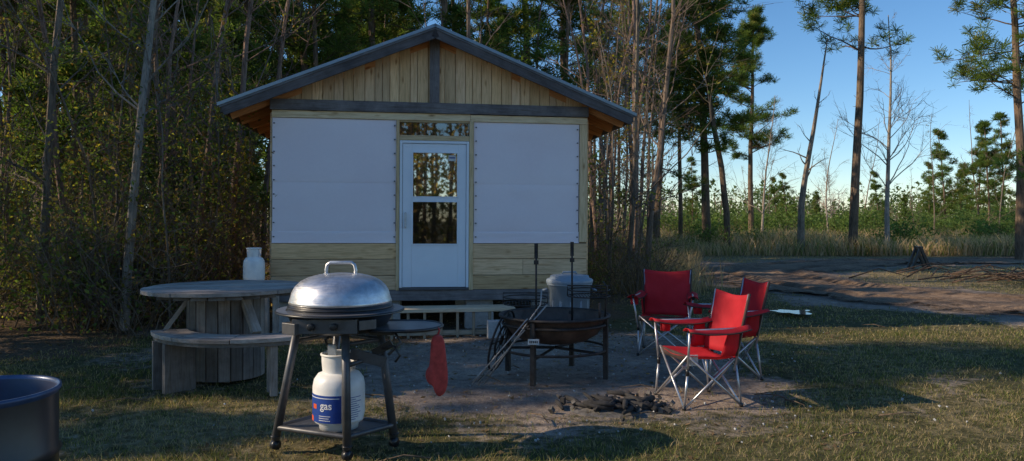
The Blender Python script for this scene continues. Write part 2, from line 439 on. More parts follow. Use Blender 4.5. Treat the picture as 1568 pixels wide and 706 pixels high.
for sgn in (-1,1):
    z=.52
    while z<2.85:
        h=.2; u=sgn*(A+.012); rect(m,u-.01,u+.01,z,z+h-.005,0,DEP,0,tan(),1); z+=h
m.build('side_cladding',[M_wood],cab)
m=MB()
def panel(u0,u1,z0,z1,v,bul=.012):
    nu,nz=28,18; vs=[];fs=[]
    sd=random.uniform(0,99)
    for j in range(nz+1):
        for i in range(nu+1):
            a=i/nu; b=j/nz
            w=mnoise.noise(Vector((a*2.5+sd,b*1.5,0)))*bul+mnoise.noise(Vector((a*7+sd,b*1.0,3)))*bul*.5
            e=min(1,min(a,1-a,b,1-b)*8)
            vs.append((u0+(u1-u0)*a,v-.004-abs(w)*e-.004*e,z0+(z1-z0)*b))
    for j in range(nz):
        for i in range(nu): k=j*(nu+1)+i; fs.append((k,k+1,k+nu+2,k+nu+1))
    m.add(vs,fs,0,(1,1,1),True)
for (u0,u1) in ((-A+.005,-.515),(.55,A-.115)):
    panel(u0,u1,1.99,2.845,-.008,.009); panel(u0+.004,u1-.004,1.31,2.0,-.004,.009); panel(u0,u1,1.175,1.325,-.014,.006)
    rect(m,u0,u1,1.165,1.178,-.032,-.003)
m.build('vinyl_panels',[M_vinyl],cab)
m=MB()
for u in (-A+.03,-.535,.58,A-.14):
    for i in range(9):
        z=1.25+i*.19; rect(m,u-.01,u+.01,z-.008,z+.008,-.034,-.02,0)
m.build('panel_fasteners',[M_staple],cab)
m=MB()
rect(m,-A,.5,2.85,2.945,-.035,0,0,(.82,.66,.43)); rect(m,.503,A,2.848,2.94,-.035,0,0,(.84,.67,.44))
rect(m,A-.108,A,1.18,2.846,-.03,0,0,(.76,.58,.36))
rect(m,-.513,-.47,.52,2.848,-.04,.08,0,(.66,.5,.3)); rect(m,.487,.545,.52,2.848,-.04,.08,0,(.72,.56,.34))
rect(m,-.468,.485,2.575,2.645,-.03,.08,0,(.66,.5,.3)); rect(m,-.468,.485,2.822,2.85,-.02,.06,0,(.5,.38,.22))
m.build('door_and_corner_trim',[M_wood],cab,.003)
m=MB()
rect(m,-A-.02,A+.01,2.947,3.09,-.07,0,0,grey()); rect(m,-.065,.07,3.092,4.0,-.06,-.002,0,grey())
rect(m,-A,A,.375,.52,-.03,.05,0,grey())
m.build('weathered_beams',[M_old],cab,.004)
m=MB(); SL=(4.07-2.95)/2.76
def roofz(u): return 4.07-SL*abs(u)
u=-2.05
while u<2.1:
    w=random.choice([.1,.125,.135,.14,.15]); u1=min(u+w,2.1); a0,a1=u+.003,u1-.004
    v=random.uniform(-.006,.006)
    def zz(u): return max(3.093,roofz(u)-.05)
    pts=[(a0,3.09),(a1,3.09),(a1,zz(a1)),(a0,zz(a0))]
    if a0<0<a1: pts=[(a0,3.09),(a1,3.09),(a1,zz(a1)),(0,zz(0)),(a0,zz(a0))]
    Mx=Matrix(((1,0,0,0),(0,0,1,v),(0,1,0,0),(0,0,0,1)))
    m.prism(pts,.03,Mx,0,tan(),False); u=u1
m.build('gable_planks',[M_wood],cab)
m=MB()
ang=math.atan(SL); L=2.76/math.cos(ang)
for sgn in (-1,1):
    R=Matrix.Rotation(sgn*ang,3,'Y')
    mid=Vector((sgn*1.38,DEP/2,(4.07+2.95)/2))
    nrm=R@Vector((0,0,1))
    m.box(mid-nrm*.02,(L,DEP+.5,.02),0,(.6,.31,.14),R,0)  # deck underside: warm bounced sunlight is put into the orange wood colour
    m.box(mid+nrm*.014,(L+.06,DEP+.62,.022),1,(1,1,1),R)
    for i in range(9): 
        c=mid+nrm*.035+R@Vector((0,-DEP/2-.28+i*(DEP+.56)/8,0)); m.box(c,(L+.05,.04,.02),1,(1,1,1),R)
    n=9
    for i in range(n):
        v=.02+i*(DEP-.1)/(n-1)
        c=Vector((sgn*1.38,v,(4.07+2.95)/2))-nrm*.095; m.box(c,(L-.06,.04,.125),0,(.7,.32,.13),R,0)  # rafters: orange-brown tint has the sun's bounce light painted in
    c=Vector((sgn*1.38,-.27,(4.07+2.95)/2))-nrm*.07; m.box(c,(L,.035,.13),2,(.135,.125,.13),R,0)
    c=Vector((sgn*1.38,-.292,(4.07+2.95)/2))-nrm*.008; m.box(c,(L+.03,.012,.03),2,(.2,.21,.23),R,0)
    m.box((sgn*2.75,DEP/2,2.91),(.03,DEP+.5,.09),2,(.16,.14,.13),None,1)
    for d in (.25,.55,.8):
        c=Vector((sgn*(2.76-d),DEP/2,0)); c.z=roofz(c.x)-.04; m.box(c,(.09,DEP+.45,.018),0,(.6,.29,.13),R,1)
m.box((0,DEP/2,4.092),(.1,DEP+.62,.02),1); 
m.build('roof',[M_wood,M_metalroof,M_old],cab)
m=MB()
m.prism([(-2.1,3.05),(2.1,3.05),(2.1,3.12),(0,4.0),(-2.1,3.12)],.03,Matrix(((1,0,0,0),(0,0,1,DEP-.05),(0,1,0,0),(0,0,0,1))),0,(.4,.3,.18)); m.build('back_gable',[M_wood],cab)
# door
m=MB()
d0,d1,z0,z1=-.465,.482,.555,2.57; g=(-.30,.335)
rect(m,d0,d0+.035,z0,z1,-.045,.01); rect(m,d1-.035,d1,z0,z1,-.045,.01); rect(m,d0+.036,d1-.036,z1-.035,z1,-.045,.01)
f=-.03
rect(m,d0+.04,g[0],z0+.005,z1-.04,f,.012); rect(m,g[1],d1-.04,z0+.005,z1-.04,f,.012)
rect(m,g[0]+.001,g[1]-.001,z0+.006,1.14,f,.012); rect(m,g[0]+.001,g[1]-.001,2.42,z1-.041,f,.012)
rect(m,g[0]+.001,g[1]-.001,1.745,1.79,f-.006,.012)
for (a,b) in ((1.14,1.745),(1.79,2.42)):
    rect(m,g[0]-.006,g[0]+.016,a,b,f-.012,f+.004); rect(m,g[1]-.016,g[1]+.006,a,b,f-.012,f+.004)
    rect(m,g[0]+.017,g[1]-.017,a,a+.016,f-.012,f+.004); rect(m,g[0]+.017,g[1]-.017,b-.016,b,f-.012,f+.004)
m.build('door',[M_door],cab,.002)
m=MB(); rect(m,-.40,-.37,1.38,1.58,-.075,-.055); rect(m,-.395,-.375,1.37,1.395,-.056,-.03); rect(m,-.395,-.375,1.565,1.59,-.056,-.03); m.build('door_handle',[M_tag],cab,.004)
m=MB(); rect(m,g[0],g[1],1.79,2.42,-.008,-.004,0); m.build('upper_glass',[M_glassU],cab)
m=MB(); rect(m,g[0],g[1],1.14,1.745,-.008,-.004,0); m.build('lower_glass',[M_glassL],cab)
m=MB(); rect(m,.20,.30,2.30,2.38,-.012,-.0085,0); rect(m,.21,.29,2.335,2.352,-.014,-.0125,1); m.build('glass_sticker',[M_tag,M_label],cab)
m=MB(); rect(m,-.468,.485,2.645,2.822,.0,.01,0); m.build('transom_glass',[M_glassT],cab)
m=MB()
rect(m,d0,d1,.525,.553,-.06,.02); m.build('threshold',[M_staple],cab,.002)
m=MB()
for v in (.2,2.4,4.6):
    for u in (-1.95,-.65,.65,1.95):
        rect(m,u-.2,u+.2,-.08,.19,v-.1,v+.1); rect(m,u-.19,u+.19,.192,.40,v-.1,v+.1)
m.build('concrete_piers',[M_block],cab,.006)
st=empty('wooden_step',(-1.089,10.2,0),math.radians(8))
m=MB(); 
rect(m,-.62,1.04,.30,.345,-.75,-.60,0,(.72,.6,.43)); rect(m,-.60,1.02,.30,.34,-.58,-.44,0,(.6,.5,.36)); rect(m,-.60,1.02,.30,.338,-.42,-.3,0,(.6,.5,.36))
for i in range(8): u=-.55+i*.21; rect(m,u-.018,u+.018,-.05,.298,-.72,-.68,0,(.33,.29,.22),2)
rect(m,-.6,.85,.0,.06,-.7,-.64,0,(.4,.36,.28))
m.build('step_boards',[M_wood],st,.004)
m=MB(); rect(m,.66,.88,-.05,.20,-.95,-.78); m.build('step_block',[M_block],st,.006)

# ------------------------------------------------------------------ picnic table
tb=empty('spool_picnic_table',(-2.75,7.12,0))
def wg(): 
    k=random.uniform(.65,1.25); return (.44*k,.39*k,.35*k)
m=MB(); R=.745; n=10; rot=Matrix.Rotation(math.radians(20),4,'Z')
for i in range(n):
    a0=-R+2*R*i/n+.006; a1=-R+2*R*(i+1)/n-.006; pts=[]
    for k in range(9):
        y=a0+(a1-a0)*k/8; pts.append((math.sqrt(max(0,R*R-y*y)),y))
    for k in range(8,-1,-1):
        y=a0+(a1-a0)*k/8; pts.append((-math.sqrt(max(0,R*R-y*y)),y))
    m.prism(pts,.035,rot@Matrix.Translation((0,0,.815+random.uniform(-.003,.003))),0,wg())
for i in range(n-2):
    R2=.72; a0=-R2+2*R2*(i+1)/n; a1=a0+2*R2/n-.01; x=math.sqrt(R2*R2-max(abs(a0),abs(a1))**2)
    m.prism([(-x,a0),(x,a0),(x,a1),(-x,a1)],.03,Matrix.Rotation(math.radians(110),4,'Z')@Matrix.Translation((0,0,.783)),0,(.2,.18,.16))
m.build('table_top',[M_old],tb,.003)
m=MB(); ns=20
for i in range(ns):
    a=2*math.pi*i/ns; w=2*math.pi*.335/ns*.96; Rm=Matrix.Rotation(a,3,'Z')
    m.box((.335*math.cos(a),.335*math.sin(a),.39),(.03,w,.78),0,tuple(c*.6 for c in wg()),Rm,2)
for a in (200,320,80):
    Rm=Matrix.Rotation(math.radians(a),3,'Z')@Matrix.Rotation(math.radians(-35),3,'Y')
    m.box((.42*math.cos(math.radians(a)),.42*math.sin(math.radians(a)),.62),(.04,.09,.4),0,wg(),Rm,2)
m.build('table_drum',[M_old],tb,.003)
bn=empty('curved_bench',(-2.42,7.1,0))
m=MB()
def sector(r0,r1,a0,a1,z,t,k=8,c=None):
    pts=[(r1*math.cos(a0+(a1-a0)*i/k),r1*math.sin(a0+(a1-a0)*i/k)) for i in range(k+1)]+[(r0*math.cos(a1-(a1-a0)*i/k),r0*math.sin(a1-(a1-a0)*i/k)) for i in range(k+1)]
    m.prism(pts,t,Matrix.Translation((0,0,z)),0,c or wg())
A0,A1=math.radians(206),math.radians(308)
for (r0,r1) in ((.64,.735),(.74,.835),(.84,.945)):
    for i in range(3):
        a=A0+(A1-A0)*i/3; b=A0+(A1-A0)*(i+1)/3; sector(r0,r1,a+.004,b-.004,.455+random.uniform(-.002,.002),.035)
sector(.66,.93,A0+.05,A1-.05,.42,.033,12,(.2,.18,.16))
m.build('bench_top',[M_old],bn,.003)
m=MB()
for a,w in ((218,.30),(232,.28)):
    a=math.radians(a); Rm=Matrix.Rotation(a,3,'Z'); m.box((.80*math.cos(a),.80*math.sin(a),.205),(w,.05,.43),0,tuple(c*.6 for c in wg()),Rm,2)
a=math.radians(296); m.box((.88*math.cos(a),.88*math.sin(a),.205),(.06,.06,.43),0,wg(),Matrix.Rotation(a,3,'Z'),2)
m.box((.70*math.cos(a),.70*math.sin(a),.205),(.06,.06,.43),0,wg(),Matrix.Rotation(a,3,'Z'),2)
m.build('bench_legs',[M_old],bn,.003)

# ------------------------------------------------------------------ propane tank fn
def tank(m,c,r,h,wh=0):
    pr=[(0,.03),(r*.7,.02),(r*.72,0),(r*.74,0),(r*.76,.03),(r*.93,.05),(r,.10),(r,h*.55),(r,h-.10),(r*.95,h-.055),(r*.8,h-.02),(r*.5,h),(0,h+.008)]
    m.lathe(pr,c,40,wh)
    m.tube([(c[0],c[1],c[2]+h),(c[0],c[1],c[2]+h+.06)],.022,10,1); m.tube([(c[0]-.03,c[1],c[2]+h+.06),(c[0]+.03,c[1],c[2]+h+.06)],.02,10,1)
    for a0,a1 in ((.3,2.4),(3.4,5.6)):
        m.lathe([(r*.62,h-.012),(r*.66,h+.06),(r*.66,h+.10)],c,14,wh,(1,1,1),True,a0,a1)
    m.tube([(c[0]+r*.66*math.cos(a),c[1]+r*.66*math.sin(a),c[2]+h+.105) for a in np.linspace(0,2*math.pi,28,endpoint=False)],.009,6,wh,closed=True)
pt=empty('propane_cylinder'); m=MB(); c=(W(389,400,9.6).x,9.6,.64); tank(m,c,.135,.37); m.build('cylinder_body',[M_tank,M_black],pt)
ts=empty('wooden_stand'); m=MB()
for i in range(4): m.box((c[0]-.21+i*.14,9.6,.62),(.13,.5,.03),0,wg(),None,1)
for dx in (-.22,.22):
    for dy in (-.2,.2): m.box((c[0]+dx,9.6+dy,.29),(.07,.07,.64),0,wg(),None,2)
m.build('stand_frame',[M_old],ts,.003)

# ------------------------------------------------------------------ grill
gr=empty('gas_grill'); gx,gy=-1.134,4.9
m=MB()
m.lathe([(.328,.945),(.335,.95),(.33,.965),(.322,.99),(.315,1.02),(.295,1.055),(.262,1.088),(.21,1.115),(.14,1.132),(.06,1.14),(0,1.141)],(gx,gy,0),64,0)
hp=[(-.095,1.10),(-.098,1.16),(-.09,1.195),(-.07,1.21),(.07,1.21),(.09,1.195),(.098,1.16),(.095,1.10)]
m.tube([(gx+a,gy,z) for a,z in hp],.0115,10,0)
for a in (-.097,.097): m.box((gx+a,gy,1.125),(.03,.035,.03),0)
m.build('lid',[M_lid],gr)
m=MB()
m.lathe([(.325,.944),(.33,.935),(.335,.93),(.335,.92),(.345,.915),(.35,.905),(.405,.90),(.415,.905),(.418,.893),(.40,.888),(.345,.885),(.335,.86),(.31,.81),(.25,.765),(.15,.745),(0,.74)],(gx,gy,0),64,0)
m.tube([(gx+.335*math.cos(a),gy+.335*math.sin(a),.925) for a in np.linspace(0,2*math.pi,48,endpoint=False)],.010,6,0,closed=True)
m.lathe([(.352,.907),(.412,.9065)],(gx,gy,0),64,2)
m.box((gx-.02,gy-.33,.835),(.40,.05,.09),1); m.box((gx-.20,gy-.28,.82),(.12,.16,.07),1,(1,1,1),Matrix.Rotation(-.6,3,'Z')); m.box((gx+.2,gy-.26,.84),(.12,.12,.06),1,(1,1,1),Matrix.Rotation(.7,3,'Z'))
for k in (-.1,.04): m.tube([(gx+k,gy-.355,.835),(gx+k,gy-.385,.835)],.022,14,0)
m.build('bowl',[M_black,M_frame,M_shelf],gr,.003)
m=MB()
LG=[((-1.40,4.86,.84),(-1.555,4.86,.05)),((-1.065,4.72,.84),(-1.035,4.64,.05)),((-.89,4.92,.84),(-.785,4.92,.05)),((-1.20,5.15,.84),(-1.30,5.2,.05))]
for a,b in LG:
    m.tube([a,b],[.026,.028],12,0)
    m.tube([(b[0],b[1],b[2]+.02),(b[0],b[1],.075)],.034,12,1)
    m.tube([(b[0]-.018,b[1]+.01,.015),(b[0]+.018,b[1]-.01,.015)],.032,14,1)
def lerp(a,b,t): return tuple(a[i]+(b[i]-a[i])*t for i in range(3))
for i,j in ((0,3),(1,2),(2,3)): m.tube([lerp(*LG[i],.18),lerp(*LG[j],.18)],.014,8,0)
m.tube([lerp(*LG[1],.35),lerp(*LG[2],.30)],.016,8,0)
m.box((-.93,4.78,.60),(.24,.02,.07),0,(1,1,1),Matrix.Rotation(.25,3,'Y')); m.box((-.84,4.80,.66),(.14,.03,.05),1,(1,1,1),Matrix.Rotation(-.5,3,'Y'))
m.tube([(-.84,4.78,.66),(-.76,4.76,.68),(-.72,4.75,.62),(-.75,4.75,.58)],.008,8,1)
m.tube([(-.78,4.84,.78),(-.72,4.78,.70),(-.80,4.78,.62)],.010,8,0)
m.build('legs',[M_frame,M_black],gr)
m=MB()
b=[LG[0][1],LG[1][1],LG[2][1],LG[3][1]]
m.prism([(p[0],p[1]) for p in b],.018,Matrix.Translation((0,0,.115)),0)
for i in range(4):
    p,q=Vector(b[i]),Vector(b[(i+1)%4]); p.z=q.z=.13; m.tube([p,q],.018,8,0)
m.build('bottom_shelf',[M_frame],gr,.003)
m=MB(); pts=[]
for i in range(25):
    a=-math.pi/2+math.pi*i/24; pts.append((-.70+.24*math.cos(a),4.86+.235*math.sin(a)))
pts+=[(-.88,5.095),(-.88,4.625)]
m.prism(pts,.010,Matrix.Translation((0,0,.79)),0)
m.tube([(a,b_,.795) for a,b_ in pts],.012,8,1,closed=True)
m.box((-.84,4.85,.768),(.16,.20,.035),1)
m.build('side_shelf',[M_shelf,M_black],gr)
m=MB(); tc=(-1.135,4.85,.135); tank(m,tc,.168,.375); m.tube([(tc[0],tc[1],.58),(tc[0]-.06,tc[1]-.03,.66),(tc[0]-.07,tc[1]-.08,.72),(tc[0]-.02,tc[1]-.05,.76)],.009,8,1)
m.box((tc[0]-.03,tc[1]-.06,.64),(.05,.03,.09),2)
m.build('fuel_cylinder',[M_tank,M_black,M_tag],gr)
m=MB()
m.lathe([(.1695,.20),(.1698,.375)],(tc[0],tc[1],0),30,0,(1,1,1),True,math.radians(195),math.radians(288))
m.lathe([(.1702,.20),(.1702,.235)],(tc[0],tc[1],0),30,2,(1,1,1),True,math.radians(196),math.radians(214))
m.lathe([(.1702,.285),(.1702,.315)],(tc[0],tc[1],0),30,2,(1,1,1),True,math.radians(215),math.radians(228))
m.lathe([(.1704,.355),(.1704,.36)],(tc[0],tc[1],0),30,1,(1,1,1),True,math.radians(200),math.radians(284))
m.lathe([(.1695,.20),(.1698,.39)],(tc[0],tc[1],0),20,1,(1,1,1),True,math.radians(296),math.radians(345))
for i in range(11):
    z=.215+i*.014; m.lathe([(.1705,z),(.1705,z+.004)],(tc[0],tc[1],0),10,0,(1,1,1),True,math.radians(300),math.radians(300+random.uniform(20,40)))
for i in range(3):
    z=.215+i*.014; m.lathe([(.1705,z),(.1705,z+.004)],(tc[0],tc[1],0),10,1,(1,1,1),True,math.radians(236),math.radians(236+random.uniform(25,45)))
m.build('cylinder_label',[M_label,M_labelw,M_orange],gr)
cu=bpy.data.curves.new('gas_text','FONT'); cu.body='gas'; cu.size=.068; cu.extrude=0; cu.offset=.001; to=bpy.data.objects.new('gas_text',cu); scene.collection.objects.link(to)
bpy.context.view_layer.update()
tm=bpy.data.meshes.new_from_object(to.evaluated_get(bpy.context.evaluated_depsgraph_get())); bpy.data.objects.remove(to)
for v in tm.vertices:
    a=math.radians(240)+v.co.x/.17; v.co=(tc[0]+.171*math.cos(a),tc[1]+.171*math.sin(a),.29+v.co.y)
tm.materials.clear(); tm.materials.append(M_labelw); to=addobj('label_text',tm); to.parent=gr

# oven mitt
ol=[(-.045,.0),(.04,.0),(.05,-.1),(.062,-.2),(.07,-.29),(.062,-.36),(.03,-.405),(-.01,-.40),(-.028,-.36),(-.035,-.33),(-.06,-.325),(-.082,-.29),(-.085,-.25),(-.07,-.22),(-.055,-.21),(-.05,-.1)]
mt=empty('oven_mitt',(-.475,4.74,.765),math.radians(8))
m=MB(); n=len(ol)
def ring(k,t): 
    return [(p[0]*k,t,p[1]*(1-(1-k)*.12)-(1-k)*.03) for p in ol]
vs=ring(.55,-.036)+ring(.86,-.028)+ring(1,0)+ring(.86,.028)+ring(.55,.036)
fs=[]
for r in range(4):
    for i in range(n): fs.append((r*n+i,r*n+(i+1)%n,(r+1)*n+(i+1)%n,(r+1)*n+i))
fs.append(tuple(range(n-1,-1,-1))); fs.append(tuple(4*n+i for i in range(n)))
m.add(vs,fs,0,(1,1,1),True); m.build('mitt_body',[M_mitt],mt,sub=2)
m=MB(); m.tube([(0,0,-.01),(.01,0,.02),(.0,.02,.035)],.006,6,0); m.build('mitt_loop',[M_mitt],mt)

# ------------------------------------------------------------------ fire pit
fp=empty('fire_pit'); fx,fy=.41,7.13
m=MB()
m.lathe([(.50,.575),(.52,.578),(.52,.565),(.50,.56),(.475,.49),(.42,.41),(.32,.345),(.18,.315),(0,.305)],(fx,fy,0),56,0)
m.lathe([(.498,.574),(.47,.50),(.41,.43),(.3,.37),(0,.33)],(fx,fy,0),56,0)
for z,r in ((.575,.525),(.50,.50)): m.tube([(fx+r*math.cos(a),fy+r*math.sin(a),z) for a in np.linspace(0,2*math.pi,56,endpoint=False)],.014,8,1,closed=True)
m.lathe([(0,.47),(.42,.47)],(fx,fy,0),40,2)
m.build('bowl',[M_rust,M_iron,M_ash],fp)
m=MB()
for x,y in ((.20,6.70),(.84,6.98),(.60,7.56),(.0,7.33)):
    d=Vector((x-fx,y-fy,0)); d.normalize(); q=Vector((fx,fy,0))+d*.50
    m.box((q.x,q.y,.275),(.045,.045,.57),0,(1,1,1),Matrix.Rotation(math.atan2(d.y,d.x),3,'Z'))
    m.tube([(q.x,q.y,.22),(fx,fy,.26)],.014,6,0)
rr=.50; m.tube([(fx+rr*math.cos(a),fy+rr*math.sin(a),.26) for a in np.linspace(0,2*math.pi,40,endpoint=False)],.012,8,0,closed=True)
m.build('stand',[M_iron],fp,.003)
m=MB()
def pole(px,Yp,ztop,plate=True):
    x=(px-CX)/F*Yp; m.tube([(x,Yp,.45),(x,Yp,ztop)],.010,8,0)
    m.box((x,Yp,ztop-.02),(.035,.010,.14),0); m.box((x,Yp-.005,ztop-.13),(.045,.02,.04),0); return x
x1=pole(821,6.95,1.22); x2=pole(876,7.35,1.22)
for (x,y,z) in ((x1-.10,6.98,.70),(x2+.16,7.3,.74)):
    for r in (.21,.205): m.tube([(x+r*math.cos(a),y+r*math.sin(a),z+(0 if r==.21 else .06)) for a in np.linspace(0,2*math.pi,36,endpoint=False)],.006,6,0,closed=True)
    for k in np.linspace(-.18,.18,13):
        w=math.sqrt(.21**2-k*k); m.tube([(x+k,y-w,z),(x+k,y+w,z)],.0035,5,0)
    m.tube([(x-.21,y,z),(x-.21,y,z+.1),(x+.21,y,z+.1),(x+.21,y,z)],.006,6,0)
m.tube([(fx+.48,fy-.05,.56),(fx+.5,fy-.05,.85),(fx+.46,fy-.05,.9)],.008,6,0); m.tube([(fx+.40,fy-.3,.56),(fx+.40,fy-.3,.72)],.01,6,0)
m.build('cooking_grates',[M_iron],fp)
m=MB()
wc=Vector((W(768,520,7.15).x,7.12,.33)); u=Vector((.35,.94,0)).normalized(); w=Vector((.25,-.05,.95)).normalized()
for r in (.27,.14,.03): m.tube([wc+u*r*math.cos(a)+w*r*math.sin(a)*1.1 for a in np.linspace(0,2*math.pi,36,endpoint=False)],.011,6,0,closed=True)
for k in range(8):
    a=k*math.pi/4; m.tube([wc,wc+u*.27*math.cos(a)+w*.27*1.1*math.sin(a)],.006,5,0)
m.build('wheel_grate',[M_iron],fp)
m=MB(); tg=W(817,524,6.6); m.box((tg.x,6.61,tg.z),(.10,.006,.05),0); 
for i in range(5): m.box((tg.x-.032+i*.016,6.605,tg.z),(.009,.003,.02),1)
m.build('tag_plate',[M_tag,M_black],fp)
pk=empty('fire_pokers')
m=MB()
m.tube([(-.31,6.72,.0),(.32,6.72,.72)],.007,8,0); m.tube([(-.26,6.68,.0),(.10,6.70,.50),(.26,6.72,.72),(.27,6.74,.86)],.007,8,0); m.tube([(-.35,6.74,.02),(-.24,6.735,.14)],.012,8,0)
m.tube([(-.36,6.66,.01),(.14,6.66,.60)],.006,8,0)
m.build('poker_rods',[M_poker],pk)

# ------------------------------------------------------------------ trash can
tr=empty('trash_can',(W(872,450,9.35).x,9.35,0)); m=MB()
m.lathe([(0,.0),(.22,.0),(.225,.02),(.265,.66),(.285,.665),(.285,.70),(.27,.70)],(0,0,0),40,0)
m.lathe([(.29,.69),(.295,.70),(.295,.73),(.28,.745),(.25,.755),(.24,.785),(.12,.80),(0,.80)],(0,0,0),40,0)
for a in range(12):
    t=a*math.pi/6; m.box((.247*math.cos(t),.247*math.sin(t),.35),(.012,.03,.5),0,(1,1,1),Matrix.Rotation(t,3,'Z'))
for sx in (-1,1): m.tube([(sx*.28,-.06,.62),(sx*.33,-.05,.60),(sx*.33,.05,.60),(sx*.28,.06,.62)],.012,6,0)
m.tube([(-.09,0,.80),(-.08,0,.825),(.08,0,.825),(.09,0,.80)],.014,6,0)
m.build('can_and_lid',[M_trash],tr)

# ------------------------------------------------------------------ barrel
br=empty('steel_drum',(-2.19,3.02,-.03)); m=MB()
m.lathe([(0,.0),(.285,.0),(.295,.01),(.29,.04),(.29,.26),(.302,.28),(.29,.30),(.29,.54),(.302,.56),(.29,.58),(.29,.80)],(0,0,0),56,0)
m.lathe([(.29,.80),(.300,.815),(.300,.83),(.288,.83),(.285,.815)],(0,0,0),56,2)
m.lathe([(.285,.815),(.283,.81),(.283,.35),(0,.34)],(0,0,0),56,1)
m.build('drum_shell',[M_barrel,M_barrelin,M_barrelrim],br)

# ------------------------------------------------------------------ chairs
def chair(loc,rz,sc=1.0,name='camping_chair'):
    e=empty(name,loc,rz); e.scale=(sc,sc,sc)
    m=MB(); r=.0095; w=.27
    FL,FR,BL,BR=(-w,.27,0.01),(w,.27,.01),(-w,-.25,.01),(w,-.25,.01)
    sFL,sFR,sBL,sBR=(-.26,.23,.44),(.26,.23,.44),(-.25,-.20,.40),(.25,-.20,.40)
    T=lambda *p:m.tube(p,r,8,0)
    T(FL,sFR);T(FR,sFL);T(BL,sBR);T(BR,sBL)
    T(FL,sBL);T(BL,sFL);T(FR,sBR);T(BR,sFR)
    for s_ in (-1,1):
        T((s_*.27,.24,.30),(s_*.33,.25,.66)); T((s_*.27,.24,.30),(s_*w,.27,.01))
        T((s_*.25,-.20,.30),(s_*.27,-.32,.93)); T((s_*w,-.25,.01),(s_*.255,-.21,.34))
        T((s_*.33,.25,.655),(s_*.29,-.25,.655))
    for p in (FL,FR,BL,BR): m.tube([(p[0],p[1],0),(p[0],p[1],.03)],.017,8,1)
    for s_ in (-1,1):
        m.tube([(s_*.27,.24,.28),(s_*.27,.24,.34)],.015,8,1); m.tube([(s_*.33,.25,.64),(s_*.33,.25,.675)],.016,8,1)
    m.build('frame',[M_steel,M_black],e)
    m=MB()
    def sheet(fn,nu,nv,mat=0):
        vs=[];fs=[]
        for j in range(nv+1):
            for i in range(nu+1): vs.append(fn(i/nu,j/nv))
        for j in range(nv):
            for i in range(nu): k=j*(nu+1)+i; fs.append((k,k+1,k+nu+2,k+nu+1))
        m.add(vs,fs,mat,(1,1,1),True)
    sd=random.uniform(0,50)
    wr=lambda a,b:mnoise.noise(Vector((a*3+sd,b*3,1)))*.018
    sheet(lambda a,b:(-.26+.52*a,-.20+.43*b,.41+.03*b-.055*math.sin(math.pi*a)*math.sin(math.pi*(.15+.7*b))+wr(a,b)),12,10)
    sheet(lambda a,b:((-.26+.52*a)*(1+.04*b),-.20-.12*b-.06*math.sin(math.pi*a)*(1-.4*b)+wr(a,b+3),.40+.53*b-.03*math.sin(math.pi*a)*b),12,12)
    sheet(lambda a,b:(-.26+.52*a,.232-.004*math.sin(math.pi*a),.44-.06*b),8,2,1)
    for s_ in (-1,1):
        def arm(a,b,s_=s_):
            cx_=s_*(.29+.04*a); off=(-.06+.12*b); drop=.03*(abs(2*b-1)**2)
            return (cx_+off,-.30+.58*a,.678-.03*math.sin(math.pi*a)-drop+wr(a,b)*.6)
        sheet(arm,12,6)
        sheet(lambda a,b:(s_*(.262+.03*b),-.22+.16*a*(1-.4*b),.42+.23*b),3,4)
        m.tube([arm(t/10,0) for t in range(11)],.006,6,1); m.tube([arm(t/10,1) for t in range(11)],.006,6,1)
    for s_ in (-1,1): m.tube([(s_*.262,-.205,.42),(s_*.275,-.325,.935)],.012,6,1)
    m.build('fabric',[M_red,M_dark],e,solid=.004)
    m=MB(); m.lathe([(.045,.64),(.043,.56),(0,.558)],(.325,.15,0),16,0); m.build('cup_holder',[M_red],e)
    return e
chair((W(1018,480,8.45).x,8.45,-.03),math.radians(163),1.0)
chair((W(1070,530,6.2).x,6.22,-.03),math.radians(104),.98)
chair((W(1112,500,7.2).x,7.25,-.03),math.radians(97),1.0)
m=MB(); p=W(1062,552,5.96); m.box((p.x,p.y,p.z),(.07,.004,.09),0); m.build('chair_tag',[M_tag])

# ------------------------------------------------------------------ ash heap
ah=empty('burnt_log_pile'); m=MB(); ac=W(945,622,5.95)
nn=28; vs=[];fs=[]
for j in range(nn+1):
    for i in range(nn+1):
        a=(i/nn*2-1);b_=(j/nn*2-1); rr=a*a+b_*b_
        h=max(0,1-rr)*.05+mnoise.noise(Vector((a*5,b_*5,2)))*.03*max(0,1-rr)
        vs.append((ac.x+a*.42,5.95+b_*.28,h-.035))
for j in range(nn):
    for i in range(nn): k=j*(nn+1)+i; fs.append((k,k+1,k+nn+2,k+nn+1))
m.add(vs,fs,1,(1,1,1),True)
for i in range(30):
    a=random.uniform(0,6.28); l=random.uniform(.06,.16); x=ac.x+random.gauss(0,.17); y=5.95+random.gauss(0,.1); z=random.uniform(.0,.045); r=random.uniform(.008,.026)
    d=Vector((math.cos(a),math.sin(a),random.uniform(-.2,.3)))*l
    m.tube([(x-d.x,y-d.y,z),(x,y,z+d.z*.5+random.uniform(-.01,.01)),(x+d.x,y+d.y,z+d.z)],[r,r*1.1,r*.7],7,0)
for i in range(90):
    s_=random.uniform(.01,.04); m.box((ac.x+random.gauss(0,.2),5.95+random.gauss(0,.13),random.uniform(-.01,.03)),(s_,s_*1.4,s_),random.choice([0,1]),(1,1,1),Matrix.Rotation(random.uniform(0,3),3,Vector((random.random(),random.random(),1)).normalized()))
m.build('charred_logs',[M_ash,M_ashg],ah)

